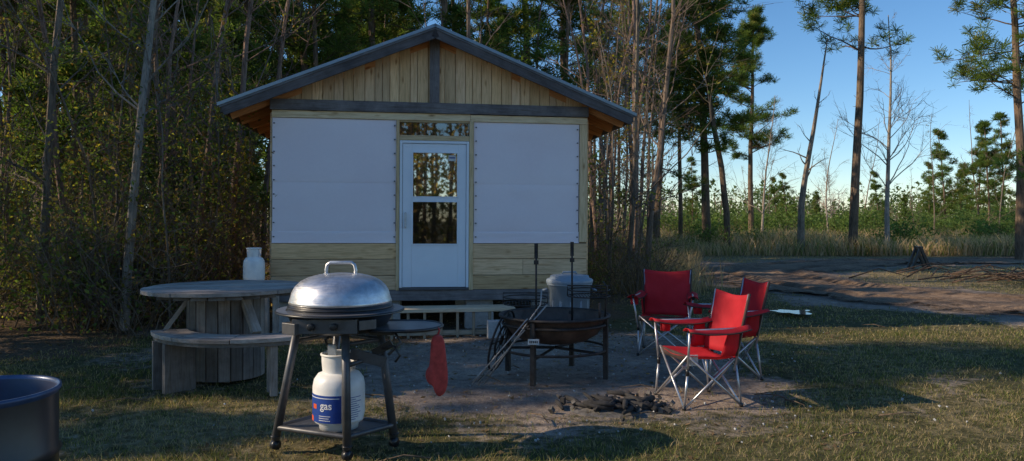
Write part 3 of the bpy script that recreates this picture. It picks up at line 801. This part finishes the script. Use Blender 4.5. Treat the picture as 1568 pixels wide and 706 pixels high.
sh=empty('sawhorse'); m=MB(); Yp=22.0
for dy in (0,.25):
    t_=W(1410,378,Yp); l_=W(1397,413,Yp); r_=W(1424,412,Yp)
    m.tube([(t_.x,Yp+dy,t_.z),(l_.x,Yp+dy,0)],.045,4,0,smooth=False); m.tube([(t_.x-.02,Yp+dy,t_.z),(r_.x,Yp+dy,0)],.055,4,0,smooth=False)
m.box((t_.x,Yp+.12,t_.z-.03),(.09,.35,.09),0)
m.build('sawhorse_frame',[M_black],sh)

# ------------------------------------------------------------------ trees
def wander(p0,d,L,k,amp,grav=0):
    P=[np.array(p0,float)]; d=np.array(d,float); d/=np.linalg.norm(d)
    for i in range(k):
        d=d+rng.normal(0,amp,3); d[2]+=grav; d/=np.linalg.norm(d); P.append(P[-1]+d*L/k)
    return np.array(P)
def pine(h,r,crown0,nb,spread,seed,ntw=6,gk=1.0,nsz=.26,trunkbend=.03,gcol=(.11,.17,.038),K=14):
    q=QS(); bark=np.array([.21,.155,.115])
    tr_=wander((0,0,-.2),(0,0,1),h,14,trunkbend); tt=np.linspace(0,1,15); rad=r*(1-.8*tt)**.9+.012
    q.tube(tr_,rad,10,bark)
    C=[];
    for i in range(nb):
        f=crown0+(1-crown0)*rng.random()**.9; p=np.array([np.interp(f,tt,tr_[:,k]) for k in range(3)])
        g=(f-crown0)/(1-crown0); L=spread*(.45+.8*math.sin(math.pi*min(1,.25+g*.7)))*(1-.6*g**2)*rng.uniform(.5,1.15)
        a=rng.uniform(0,2*np.pi); d=(math.cos(a),math.sin(a),rng.uniform(-.05,.45)+.4*g)
        B=wander(p,d,L,6,.16,.03); q.tube(B,np.linspace(max(.012,r*.22*(1-.6*g)),.006,7),4,bark*.8)
        for j in range(ntw):
            s_=rng.uniform(.35,1); b0=np.array([np.interp(s_,np.linspace(0,1,7),B[:,k]) for k in range(3)])
            dd=rng.normal(0,1,3); dd[2]=abs(dd[2])*.6+.1; T=wander(b0,dd,L*.28*rng.uniform(.5,1.2)+.12,3,.2,.05)
            q.tube(T,np.linspace(.007,.004,4),3,bark*.7); C+= [T[-1],T[-2],T[-1]+rng.normal(0,.07,3)]
        C.append(B[-1])
    if crown0>.3:
      for i in range(int(10*crown0)):
        f=rng.uniform(.2,crown0); p=np.array([np.interp(f,tt,tr_[:,k]) for k in range(3)]); a=rng.uniform(0,6.28)
        q.tube(wander(p,(math.cos(a),math.sin(a),.2),rng.uniform(.3,1.3),4,.2),np.linspace(.018,.005,5),4,bark*.9)
    C=np.array(C); n=len(C)
    base=np.repeat(C,K,axis=0); D=rdir(n*K); D[:,2]=D[:,2]*.8+.25; Ln=nsz*rng.uniform(.6,1.1,(n*K,1))
    S=np.cross(D,rdir(n*K)); S/=np.linalg.norm(S,axis=1)[:,None]+1e-9; w=.013*gk
    tip=base+D*Ln
    qd=np.stack([base-S*w*.6,base+S*w*.6,tip+S*w,tip-S*w],1)
    tint=np.repeat(rng.uniform(.5,1.4,(n,1)),K,axis=0)*rng.uniform(.8,1.2,(n*K,1))
    yel=np.repeat(rng.random((n,1))<.14,K,axis=0)
    col=np.where(yel,np.array([[.21,.2,.055]]),np.array([list(gcol)]))*tint
    q.add(qd,col,1)
    return q.mesh('pine_mesh_%d'%seed,[M_bark,M_leaf])
def bare(h,r,seed,c0=.2,nb=26,spread=.28,bark=(.24,.21,.18),leafy=0,amp=.05,sub=5,lk=1.0):
    q=QS(); bark=np.array(bark); tr_=wander((0,0,-.1),(rng.normal(0,.06),rng.normal(0,.06),1),h,12,amp,.03); tt=np.linspace(0,1,13)
    q.tube(tr_,r*(1-.9*tt)+.006,7,bark); L_=[]
    for i in range(nb):
        f=rng.uniform(c0,.97); p=np.array([np.interp(f,tt,tr_[:,k]) for k in range(3)])
        L=h*spread*(1.15-f)*rng.uniform(.5,1.3); a=rng.uniform(0,6.28); d=(math.cos(a),math.sin(a),rng.uniform(.4,1.3))
        B=wander(p,d,L,6,.13,.05); br=max(.005,r*.38*(1-f)); q.tube(B,np.linspace(br,.004,7),4,bark*.95)
        for j in range(sub):
            s_=rng.uniform(.2,.95); b0=np.array([np.interp(s_,np.linspace(0,1,7),B[:,k]) for k in range(3)])
            dd=(B[-1]-B[0])/(L+1e-6)+rng.normal(0,.55,3); T=wander(b0,dd,L*.4*rng.uniform(.5,1.2),4,.15,.04)
            q.tube(T,np.linspace(min(br*.6,.010),.003,5),3,bark*.85)
            for _ in range(2):
                b1=T[rng.integers(1,4)]; q.tube(wander(b1,dd+rng.normal(0,.7,3),L*.2,3,.15,.04),np.linspace(.0045,.002,4),3,bark*.8)
            if leafy and rng.random()<leafy: L_+=[T[-1],T[-2],T[2]+rng.normal(0,.05,3)]
    if L_:
        C=np.repeat(np.array(L_),5,axis=0)+rng.normal(0,.10,(len(L_)*5,3)); cc=np.array([[.30,.26,.04],[.13,.17,.04],[.2,.12,.04]])[rng.integers(0,3,len(C))]
        q.add(leafquads(C,rng.uniform(.025,.05,len(C))*lk),cc*rng.uniform(.6,1.3,(len(C),1)),1)
    return q.mesh('bare_mesh_%d'%seed,[M_bark,M_leaf])
pines=[pine(12.5+i*.9,.10+.012*i,.32+.05*(i%3),48,1.8,i,6,1.1,.30) for i in range(5)]
young=[pine(7+i*1.5,.07+.01*i,.12+.06*i,44,1.35,10+i,5,1.1,.3) for i in range(3)]
bares=[bare(8.5+i*.8,.040+.006*i,i,.15+.05*(i%3),22,.24,(.235+.02*(i%3),.195,.16),leafy=.22 if i%2 else 0,sub=4) for i in range(6)]
sapl=[bare(4.5+i*.6,.020,20+i,.08,20,.26,(.24,.20,.165),leafy=.35 if i!=1 else 0,amp=.07,sub=4) for i in range(4)]
def shrub(seed,h=1.6,leaf=True):
    q=QS(); L_=[]
    for i in range(20):
        a=rng.uniform(0,6.28); T=wander((rng.normal(0,.15),rng.normal(0,.15),-.05),(math.cos(a)*.6,math.sin(a)*.6,1.2),h*rng.uniform(.5,1.1),6,.15)
        c=np.array([.22,.17,.13])*rng.uniform(.7,1.3); q.tube(T,np.linspace(.008,.003,7),3,c)
        for j in range(5):
            b=wander(T[rng.integers(2,6)],rng.normal(0,1,3)+np.array([0,0,.6]),h*.28,3,.2); q.tube(b,np.linspace(.004,.002,4),3,c)
            L_+=[b[-1],b[-2]]
    C=np.repeat(np.array(L_),3,axis=0)+rng.normal(0,.06,(len(L_)*3,3))
    if leaf:
        pal=np.array([[.15,.2,.045],[.10,.14,.035],[.22,.22,.05],[.17,.13,.05]]) ; cc=pal[rng.integers(0,4,len(C))]
        q.add(leafquads(C,rng.uniform(.02,.042,len(C))),cc*rng.uniform(.6,1.3,(len(C),1)),1)
    else:
        C=C[::4]; q.add(leafquads(C,rng.uniform(.02,.035,len(C))),np.array([.2,.14,.075])*rng.uniform(.6,1.3,(len(C),1)),1)
    return q.mesh('shrub_mesh_%d'%seed,[M_bark,M_leaf])
shr=[shrub(i,1.4+.25*i,i%2==0) for i in range(4)]
# green evergreen scrub for the far field
def scrub(seed):
    q=QS(); n=900; c=rng.normal(0,.45,(9,3))*np.array([1.1,1.1,.5])+np.array([0,0,.75]); C=c[rng.integers(0,9,n)]+rng.normal(0,.24,(n,3)); C[:,2]=np.abs(C[:,2])
    q.add(leafquads(C,rng.uniform(.04,.10,n),.4),np.array([.12,.18,.05])*rng.uniform(.5,1.5,(n,1)),1)
    for i in range(10):
        a=rng.uniform(0,6.28); q.tube(wander((0,0,-.05),(math.cos(a),math.sin(a),1.3),1.2,5,.15),np.linspace(.015,.004,6),3,np.array([.2,.15,.11]))
    return q.mesh('scrub_mesh_%d'%seed,[M_bark,M_leaf])
scr=[scrub(i) for i in range(3)]
def put(ms,name,px,Y,sc=1,dz=0): 
    return addobj(name,ms[rng.integers(len(ms))],((px-CX)/F*Y,Y,dz),rng.uniform(0,6.28),sc,(rng.normal(0,.02),rng.normal(0,.02)))
for i in range(44):
    Y_=rng.uniform(19,36); px=20+(i*37.7)%950+rng.uniform(-14,14); put(pines,'pine_tree',px,Y_,rng.uniform(.8,1.15))
for i in range(14):
    Y_=rng.uniform(24,46); px=rng.uniform(-30,960); put(young,'young_pine_tree',px,Y_,rng.uniform(.7,1.1))
for i in range(16):
    Y_=rng.uniform(17,28); px=rng.uniform(0,980); put(bares,'bare_tree',px,Y_,rng.uniform(.9,1.2))
for i in range(16):
    Y_=rng.uniform(10.8,17); px=rng.uniform(-30,400-(0 if Y_>12.5 else 50)); put(bares,'bare_tree',px,Y_,rng.uniform(.75,1.1))
for i in range(22):
    Y_=rng.uniform(9.8,16); px=rng.uniform(-30,(325 if Y_<12.5 else 385)); put(sapl,'sapling',px,Y_,rng.uniform(.7,1.1))
for i in range(6):
    put(young,'young_pine_tree',(250,110,350,20,180,310)[i],(15.5,14,17,15,18,19)[i],.9)
lt=bare(10,.065,70,.3,22,.24,(.36,.32,.28),0,.03,4)
addobj('bare_tree',lt,(W(190,500,10.1).x,10.1,0),1.0,1)
addobj('bare_tree',bares[3],(W(62,470,10.8).x,10.8,0),2.0,1.1)
addobj('bare_tree',bares[5],(W(300,470,12.5).x,12.5,0),4.0,.9)
for i in range(15):
    Y_=rng.uniform(15,22); px=rng.uniform(903,1000); put(bares,'bare_tree',px,Y_,rng.uniform(.75,1.05))
for i in range(6):
    Y_=rng.uniform(14.5,20); px=rng.uniform(908,1000); put(sapl,'sapling',px,Y_,rng.uniform(.7,1.1))
for i in range(54):
    Y_=rng.uniform(9.6,16.5); px=rng.uniform(-60,(330 if Y_<13 else 390)); put(shr,'shrub',px,Y_,rng.uniform(.7,1.35))
for i in range(20):
    Y_=rng.uniform(14,22); px=rng.uniform(900,1005); put(shr,'shrub',px,Y_,rng.uniform(.6,1.0))
for i in range(30):
    Y_=rng.uniform(18,32); px=rng.uniform(-40,1000); put(shr,'shrub',px,Y_,rng.uniform(1,2))
for i in range(24):
    Y_=rng.uniform(34,60); px=rng.uniform(1010,1620); put(shr,'shrub',px,Y_,rng.uniform(.6,1.2))
for i in range(64):
    Y_=rng.uniform(33,66); px=rng.uniform(1005,1620); put(scr,'evergreen_shrub',px,Y_,rng.uniform(.7,1.5)*(Y_/45))
def spec(me_,px,Y_,sc=1,tilt=(0,0),name='pine_tree',rz=0): addobj(name,me_,((px-CX)/F*Y_,Y_,0),rz,sc,tilt)
T1=pine(16,.20,.34,54,2.1,50,8,.85,.36,.02,K=24); T2=pine(14,.14,.28,42,1.6,51,7,.85,.34,.04,K=22); T3=pine(19,.18,.42,30,3.1,52,7,.85,.36,.012,K=24); T4=pine(15,.17,.28,50,2.3,53,7,.85,.34,.02,K=22)
spec(T1,1083,34,1); spec(T2,1112,33,1,(0,.03)); spec(T3,1305,31,1,(0,.03))
spec(T4,1562,27,1); spec(T4,1005,34,.95,rz=2); spec(pines[1],1040,38,1.0); spec(T1,1150,46,.9,rz=2.2)
dead=bare(9.0,.16,60,.35,10,.2,(.34,.28,.23),0,.03,2)
spec(dead,1226,31,1,(0,-.02),'dead_tree')
spec(bare(9.5,.10,61,.25,34,.32,(.42,.37,.33),0,.03,6),1358,32,1.1,(0,0),'bare_tree')
spec(bare(9.5,.08,62,.2,28,.32,(.40,.34,.3),0,.04,6),1165,40,.9,(0,0),'bare_tree')
spec(bare(9.5,.07,63,.2,28,.30,(.40,.34,.3),0,.04,6),1268,44,.8,(0,0),'bare_tree')
for px,Y_,sc in ((1445,60,1.0),(1498,55,.85),(1385,62,.5),(1205,60,.6),(1345,58,.6),(1535,60,1.0),(1060,55,.6),(1250,75,.6),(1470,66,.9),(1515,50,.8),(1420,72,.8),(1190,66,.6)):
    put(young,'young_pine_tree',px,Y_,sc)
for px,Y_,sc in ((1430,50,.8),(1500,55,.9),(1180,60,.7),(1140,55,.6),(1275,62,.7),(1400,60,.7),(1530,45,1),(1100,60,.8),(1320,70,.9)):
    put(bares,'bare_tree',px,Y_,sc)
# woods off to the left throw the long shadows across the yard
for (x,y,s_) in ((-9.5,7.6,1.0),(-11,9.2,1.05),(-8.5,6.6,.8),(-12.5,4.2,.9),(-9,3.0,.7)):
    addobj('young_pine_tree',young[int(abs(x))%3],(x,y,0),x,s_)
for (x,y,s_) in ((-15,8.3,.9),(-17.5,11.2,.95),(-18,5.6,.95),(-14.5,6.0,.85)):
    addobj('pine_tree',pines[int(abs(x))%5],(x,y,0),x,s_)
for (x,y,s_) in ((-7.5,4.9,.8),(-10.5,5.6,1.0),(-8,8.4,.8),(-13,7.2,1.1)):
    addobj('bare_tree',bares[int(abs(x))%6],(x,y,0),x,s_)

# distant treeline
q=QS()
for i in range(520):
    Y_=rng.uniform(75,150); px=rng.uniform(880,1760); x=(px-CX)/F*Y_; h=rng.uniform(2,6.5)*(Y_/100)**.5; kind=rng.random()
    q.tube(np.array([[x,Y_,0],[x+rng.normal(0,.2),Y_,h*.4],[x,Y_,h*.75]]),[.10,.07,.03],4,np.array([.2,.16,.13]))
    if kind<.6:
        n=90; f=rng.random(n); wd=np.sin(np.pi*np.clip(.15+f*.85,0,1))*h*.2; C=np.stack([x+rng.normal(0,1,n)*wd,Y_+rng.normal(0,1,n)*wd,h*(.12+.88*f)],1)
        q.add(leafquads(C,rng.uniform(.12,.34,n),.5),np.array([.12,.17,.07])*rng.uniform(.6,1.4,(n,1)),1)
    else:
        n=60; C=np.stack([x+rng.normal(0,h*.2,n),Y_+rng.normal(0,h*.15,n),h*rng.uniform(.1,.95,n)],1)
        q.add(leafquads(C,rng.uniform(.25,.6,n),.06),np.array([.33,.25,.22])*rng.uniform(.7,1.3,(n,1)),0)
addobj('distant_treeline',q.mesh('distant_treeline',[M_bark,M_leaf]))
q=QS()
for i in range(95):
    Y_=rng.uniform(40,66); px=rng.uniform(-60,1010); x=(px-CX)/F*Y_; h=rng.uniform(5,12)
    q.tube(np.array([[x,Y_,0],[x,Y_,h*.5],[x,Y_,h]]),[.13,.1,.03],5,np.array([.16,.125,.1]))
    n=130; f=rng.random(n); C=np.stack([x+rng.normal(0,1,n)*(1.1-f)*1.8,Y_+rng.normal(0,1,n)*1.2,h*(.12+.85*f)],1)
    q.add(leafquads(C,rng.uniform(.10,.28,n),.35),np.array([.10,.15,.045])*rng.uniform(.5,1.4,(n,1)),1)
addobj('background_forest',q.mesh('background_forest',[M_bark,M_leaf]))
# woodland edge behind the viewer (mirrored in the door glass)
q=QS()
for i in range(90):
    Y_=-rng.uniform(18,24); x=rng.uniform(-4,16); h=rng.uniform(7,11)
    q.tube(np.array([[x,Y_,0],[x+rng.normal(0,.2),Y_,h*.5],[x,Y_,h]]),[.12,.09,.03],5,np.array([.3,.22,.15]))
    n=200; f=rng.random(n); C=np.stack([x+rng.normal(0,.9,n),Y_+rng.normal(0,.9,n),h*(.02+.95*f)],1)
    q.add(leafquads(C,rng.uniform(.08,.2,n),.6),np.array([[.42,.31,.10],[.22,.23,.07],[.5,.32,.12]])[rng.integers(0,3,n)]*rng.uniform(.5,1.4,(n,1)),1)
addobj('woodland_edge',q.mesh('woodland_edge',[M_bark,M_leaf]))

# ------------------------------------------------------------------ grass etc
q=QS()
def scatter(n,x0,x1,y0,y1): return rng.uniform(x0,x1,n),rng.uniform(y0,y1,n)
def grassarea(n,x0,x1,y0,y1,h0,h1,w,strawp,thr=.5):
    x,y=scatter(n,x0,x1,y0,y1); D,Lm,Dr=masks(x,y); pn=vn(x,y,1.3,8)*.5+.5; pf=vn(x,y,5,9)*.5+.5
    keep=(rng.random(n)>np.clip(D*1.25,0,.98))&(rng.random(n)>Lm*.8)&(rng.random(n)<-.2+pn*.9+pf*.7)&(np.abs(x/np.maximum(y,.1))<.78)
    x,y,pn,Dr=x[keep],y[keep],pn[keep],Dr[keep]; n=len(x)
    P_=np.stack([x,y,gh(x,y)-.004],1); h=rng.uniform(h0,h1,n)*(.5+.9*pn)
    Q=blades(P_,h,np.full(n,w)*rng.uniform(.7,1.3,n),rng.uniform(.2,1.2,n))
    st_=rng.random(n)<np.clip(strawp*(1.3-pn)+Dr*.35,0,1)
    c=np.where(st_[:,None],np.array([[.37,.29,.16]]),np.array([[.13,.155,.042]]))*rng.uniform(.6,1.4,(n,1))
    q.add(Q,np.concatenate([c,c]),0)
grassarea(80000,-4,4.6,3.9,6.6,.015,.05,.0045,.5)
grassarea(75000,-5.5,7.5,6.3,10,.02,.055,.006,.5)
grassarea(40000,2,13,9.5,18,.02,.06,.010,.65)
grassarea(24000,1.5,25,18,31,.03,.09,.018,.9)
addobj('grass',q.mesh('grass',[M_grass]))
q=QS(); n=56000
y=30+28*rng.random(n)**1.4; x=rng.uniform(.12,.8,n)*y; dd=dseg(x,y,road_pts); k=dd>2.2; x,y=x[k],y[k]; n=len(x); pn=vn(x,y,.25,11)*.5+.5
k=rng.random(n)<.1+pn; x,y,pn=x[k],y[k],pn[k]; n=len(x)
c=np.where((rng.random(n)<.3)[:,None],np.array([[.2,.23,.07]]),np.array([[.58,.42,.27]]))*rng.uniform(.5,1.3,(n,1))
q.add(blades(np.stack([x,y,np.zeros(n)],1),rng.uniform(.25,.9,n)*(.35+1.1*pn),rng.uniform(.02,.045,n),rng.uniform(.1,.8,n)),np.concatenate([c,c]),0)
n=9000; y=rng.uniform(15,27,n); x=.205*y+rng.normal(0,.6,n)-.3; k=(dseg(x,y,road_pts)>1.7)&(dseg(x,y,path2)>1.5); x,y=x[k],y[k]; n=len(x)
c=np.array([[.46,.34,.21]])*rng.uniform(.5,1.2,(n,1)); q.add(blades(np.stack([x,y,np.full(n,-.03)],1),rng.uniform(.15,.8,n),rng.uniform(.01,.02,n),rng.uniform(.1,.8,n)),np.concatenate([c,c]),0)
addobj('tall_dry_grass',q.mesh('tall_dry_grass',[M_grass]))
q=QS()
cl=90; Yc=rng.uniform(9.8,16,cl); pxc=rng.uniform(-30,345,cl); Zc=rng.uniform(0,1,cl)**1.2*3.2
for Yy,pp,zz_ in zip(Yc,pxc,Zc):
    n=rng.integers(100,340); C=np.array([(pp-CX)/F*Yy,Yy,zz_])+rng.normal(0,1,(n,3))*np.array([.5,.5,.4]); C[:,2]=np.abs(C[:,2])
    pal=np.array([[.15,.21,.045],[.27,.27,.05],[.10,.15,.035],[.2,.14,.065]])[rng.choice(4)]
    q.add(leafquads(C,rng.uniform(.018,.038,n)),pal*rng.uniform(.5,1.5,(n,1)),0)
addobj('undergrowth',q.mesh('undergrowth',[M_leaf]))
q=QS(); n=30000; y=rng.uniform(4,20,n); x=rng.uniform(-.75,.5,n)*y; D,Lm,Dr=masks(x,y); k=rng.random(n)<.16+Lm*.9; x,y=x[k],y[k]; n=len(x)
C=np.stack([x,y,gh(x,y)+.008],1); a=rng.uniform(0,6.28,n); s_=rng.uniform(.012,.03,n)[:,None]
ux=np.stack([np.cos(a),np.sin(a),rng.normal(0,.3,n)],1)*s_; uy=np.stack([-np.sin(a),np.cos(a),rng.normal(0,.3,n)],1)*s_*.5
q.add(np.stack([C-ux,C+uy,C+ux,C-uy],1),np.array([[.26,.175,.10]])*rng.uniform(.4,1.5,(n,1)),0)
addobj('leaf_litter',q.mesh('leaf_litter',[M_leaf]))
m=MB()
for i in range(420):
    y=random.uniform(5,11); x=random.gauss(.5,1.6); s_=random.uniform(.004,.016)
    m.box((x,y,-.02+s_*.3),(s_,s_*1.3,s_*.8),0,(1,1,1),Matrix.Rotation(random.uniform(0,3),3,Vector((random.random(),random.random(),1)).normalized()))
m.build('gravel',[M_block],None,.003)
m=MB()
for i in range(90):
    y=random.uniform(4.6,13); x=random.uniform(-.6,.6)*y; a=random.uniform(0,6.28); l=random.uniform(.05,.22)
    m.tube([(x,y,-.01),(x+l*math.cos(a),y+l*math.sin(a),.01),(x+2*l*math.cos(a+.2),y+2*l*math.sin(a+.2),-.01)],[.006,.005,.003],5,0,(.2,.15,.11))
for i in range(60):
    x=random.gauss(12.5,1.6); y=random.gauss(18.5,.8); a=random.gauss(0.1,.7); l=random.uniform(.3,1.3)
    m.tube([(x,y,.02),(x+l*math.cos(a),y+l*math.sin(a),random.uniform(.05,.3)),(x+2*l*math.cos(a),y+2*l*math.sin(a),.05)],[.02,.015,.006],5,0,(.14,.1,.08))
m.build('fallen_twigs',[M_bark])

# ------------------------------------------------------------------ light
EL=math.radians(29); AZ=math.radians(-6)
sv=Vector((-math.cos(EL)*math.cos(AZ),math.cos(EL)*math.sin(AZ),math.sin(EL)))
sl=bpy.data.lights.new('sun','SUN'); sl.energy=5.0; sl.angle=math.radians(.5); sl.color=(1,.82,.60)
so=bpy.data.objects.new('sun',sl); so.rotation_euler=sv.to_track_quat('Z','Y').to_euler(); so.location=(-20,10,20); scene.collection.objects.link(so)
w=bpy.data.worlds.new('World'); scene.world=w; w.use_nodes=True; nt=w.node_tree
sk=nt.nodes.new('ShaderNodeTexSky'); sk.sky_type='NISHITA'; sk.sun_disc=False; sk.sun_elevation=EL; sk.sun_rotation=math.atan2(sv.x,sv.y)%(2*math.pi)
sk.altitude=300; sk.air_density=1.0; sk.dust_density=0.0; sk.ozone_density=4.0
hs=nt.nodes.new('ShaderNodeHueSaturation'); hs.inputs['Saturation'].default_value=1.15; hs.inputs['Value'].default_value=1.0; nt.links.new(sk.outputs[0],hs.inputs['Color'])
bg=nt.nodes['Background']; nt.links.new(hs.outputs[0],bg.inputs[0]); bg.inputs[1].default_value=.15
scene.view_settings.view_transform='Standard'; scene.view_settings.look='None'; scene.view_settings.exposure=0
cam=bpy.data.cameras.new('camera'); cam.sensor_width=36; cam.lens=F/1568*36; cam.shift_y=-(353-HY)/1568; cam.clip_end=3000
co=bpy.data.objects.new('camera',cam); co.location=(0,0,H); co.rotation_euler=(math.radians(90),0,0); scene.collection.objects.link(co); scene.camera=co
print('done')
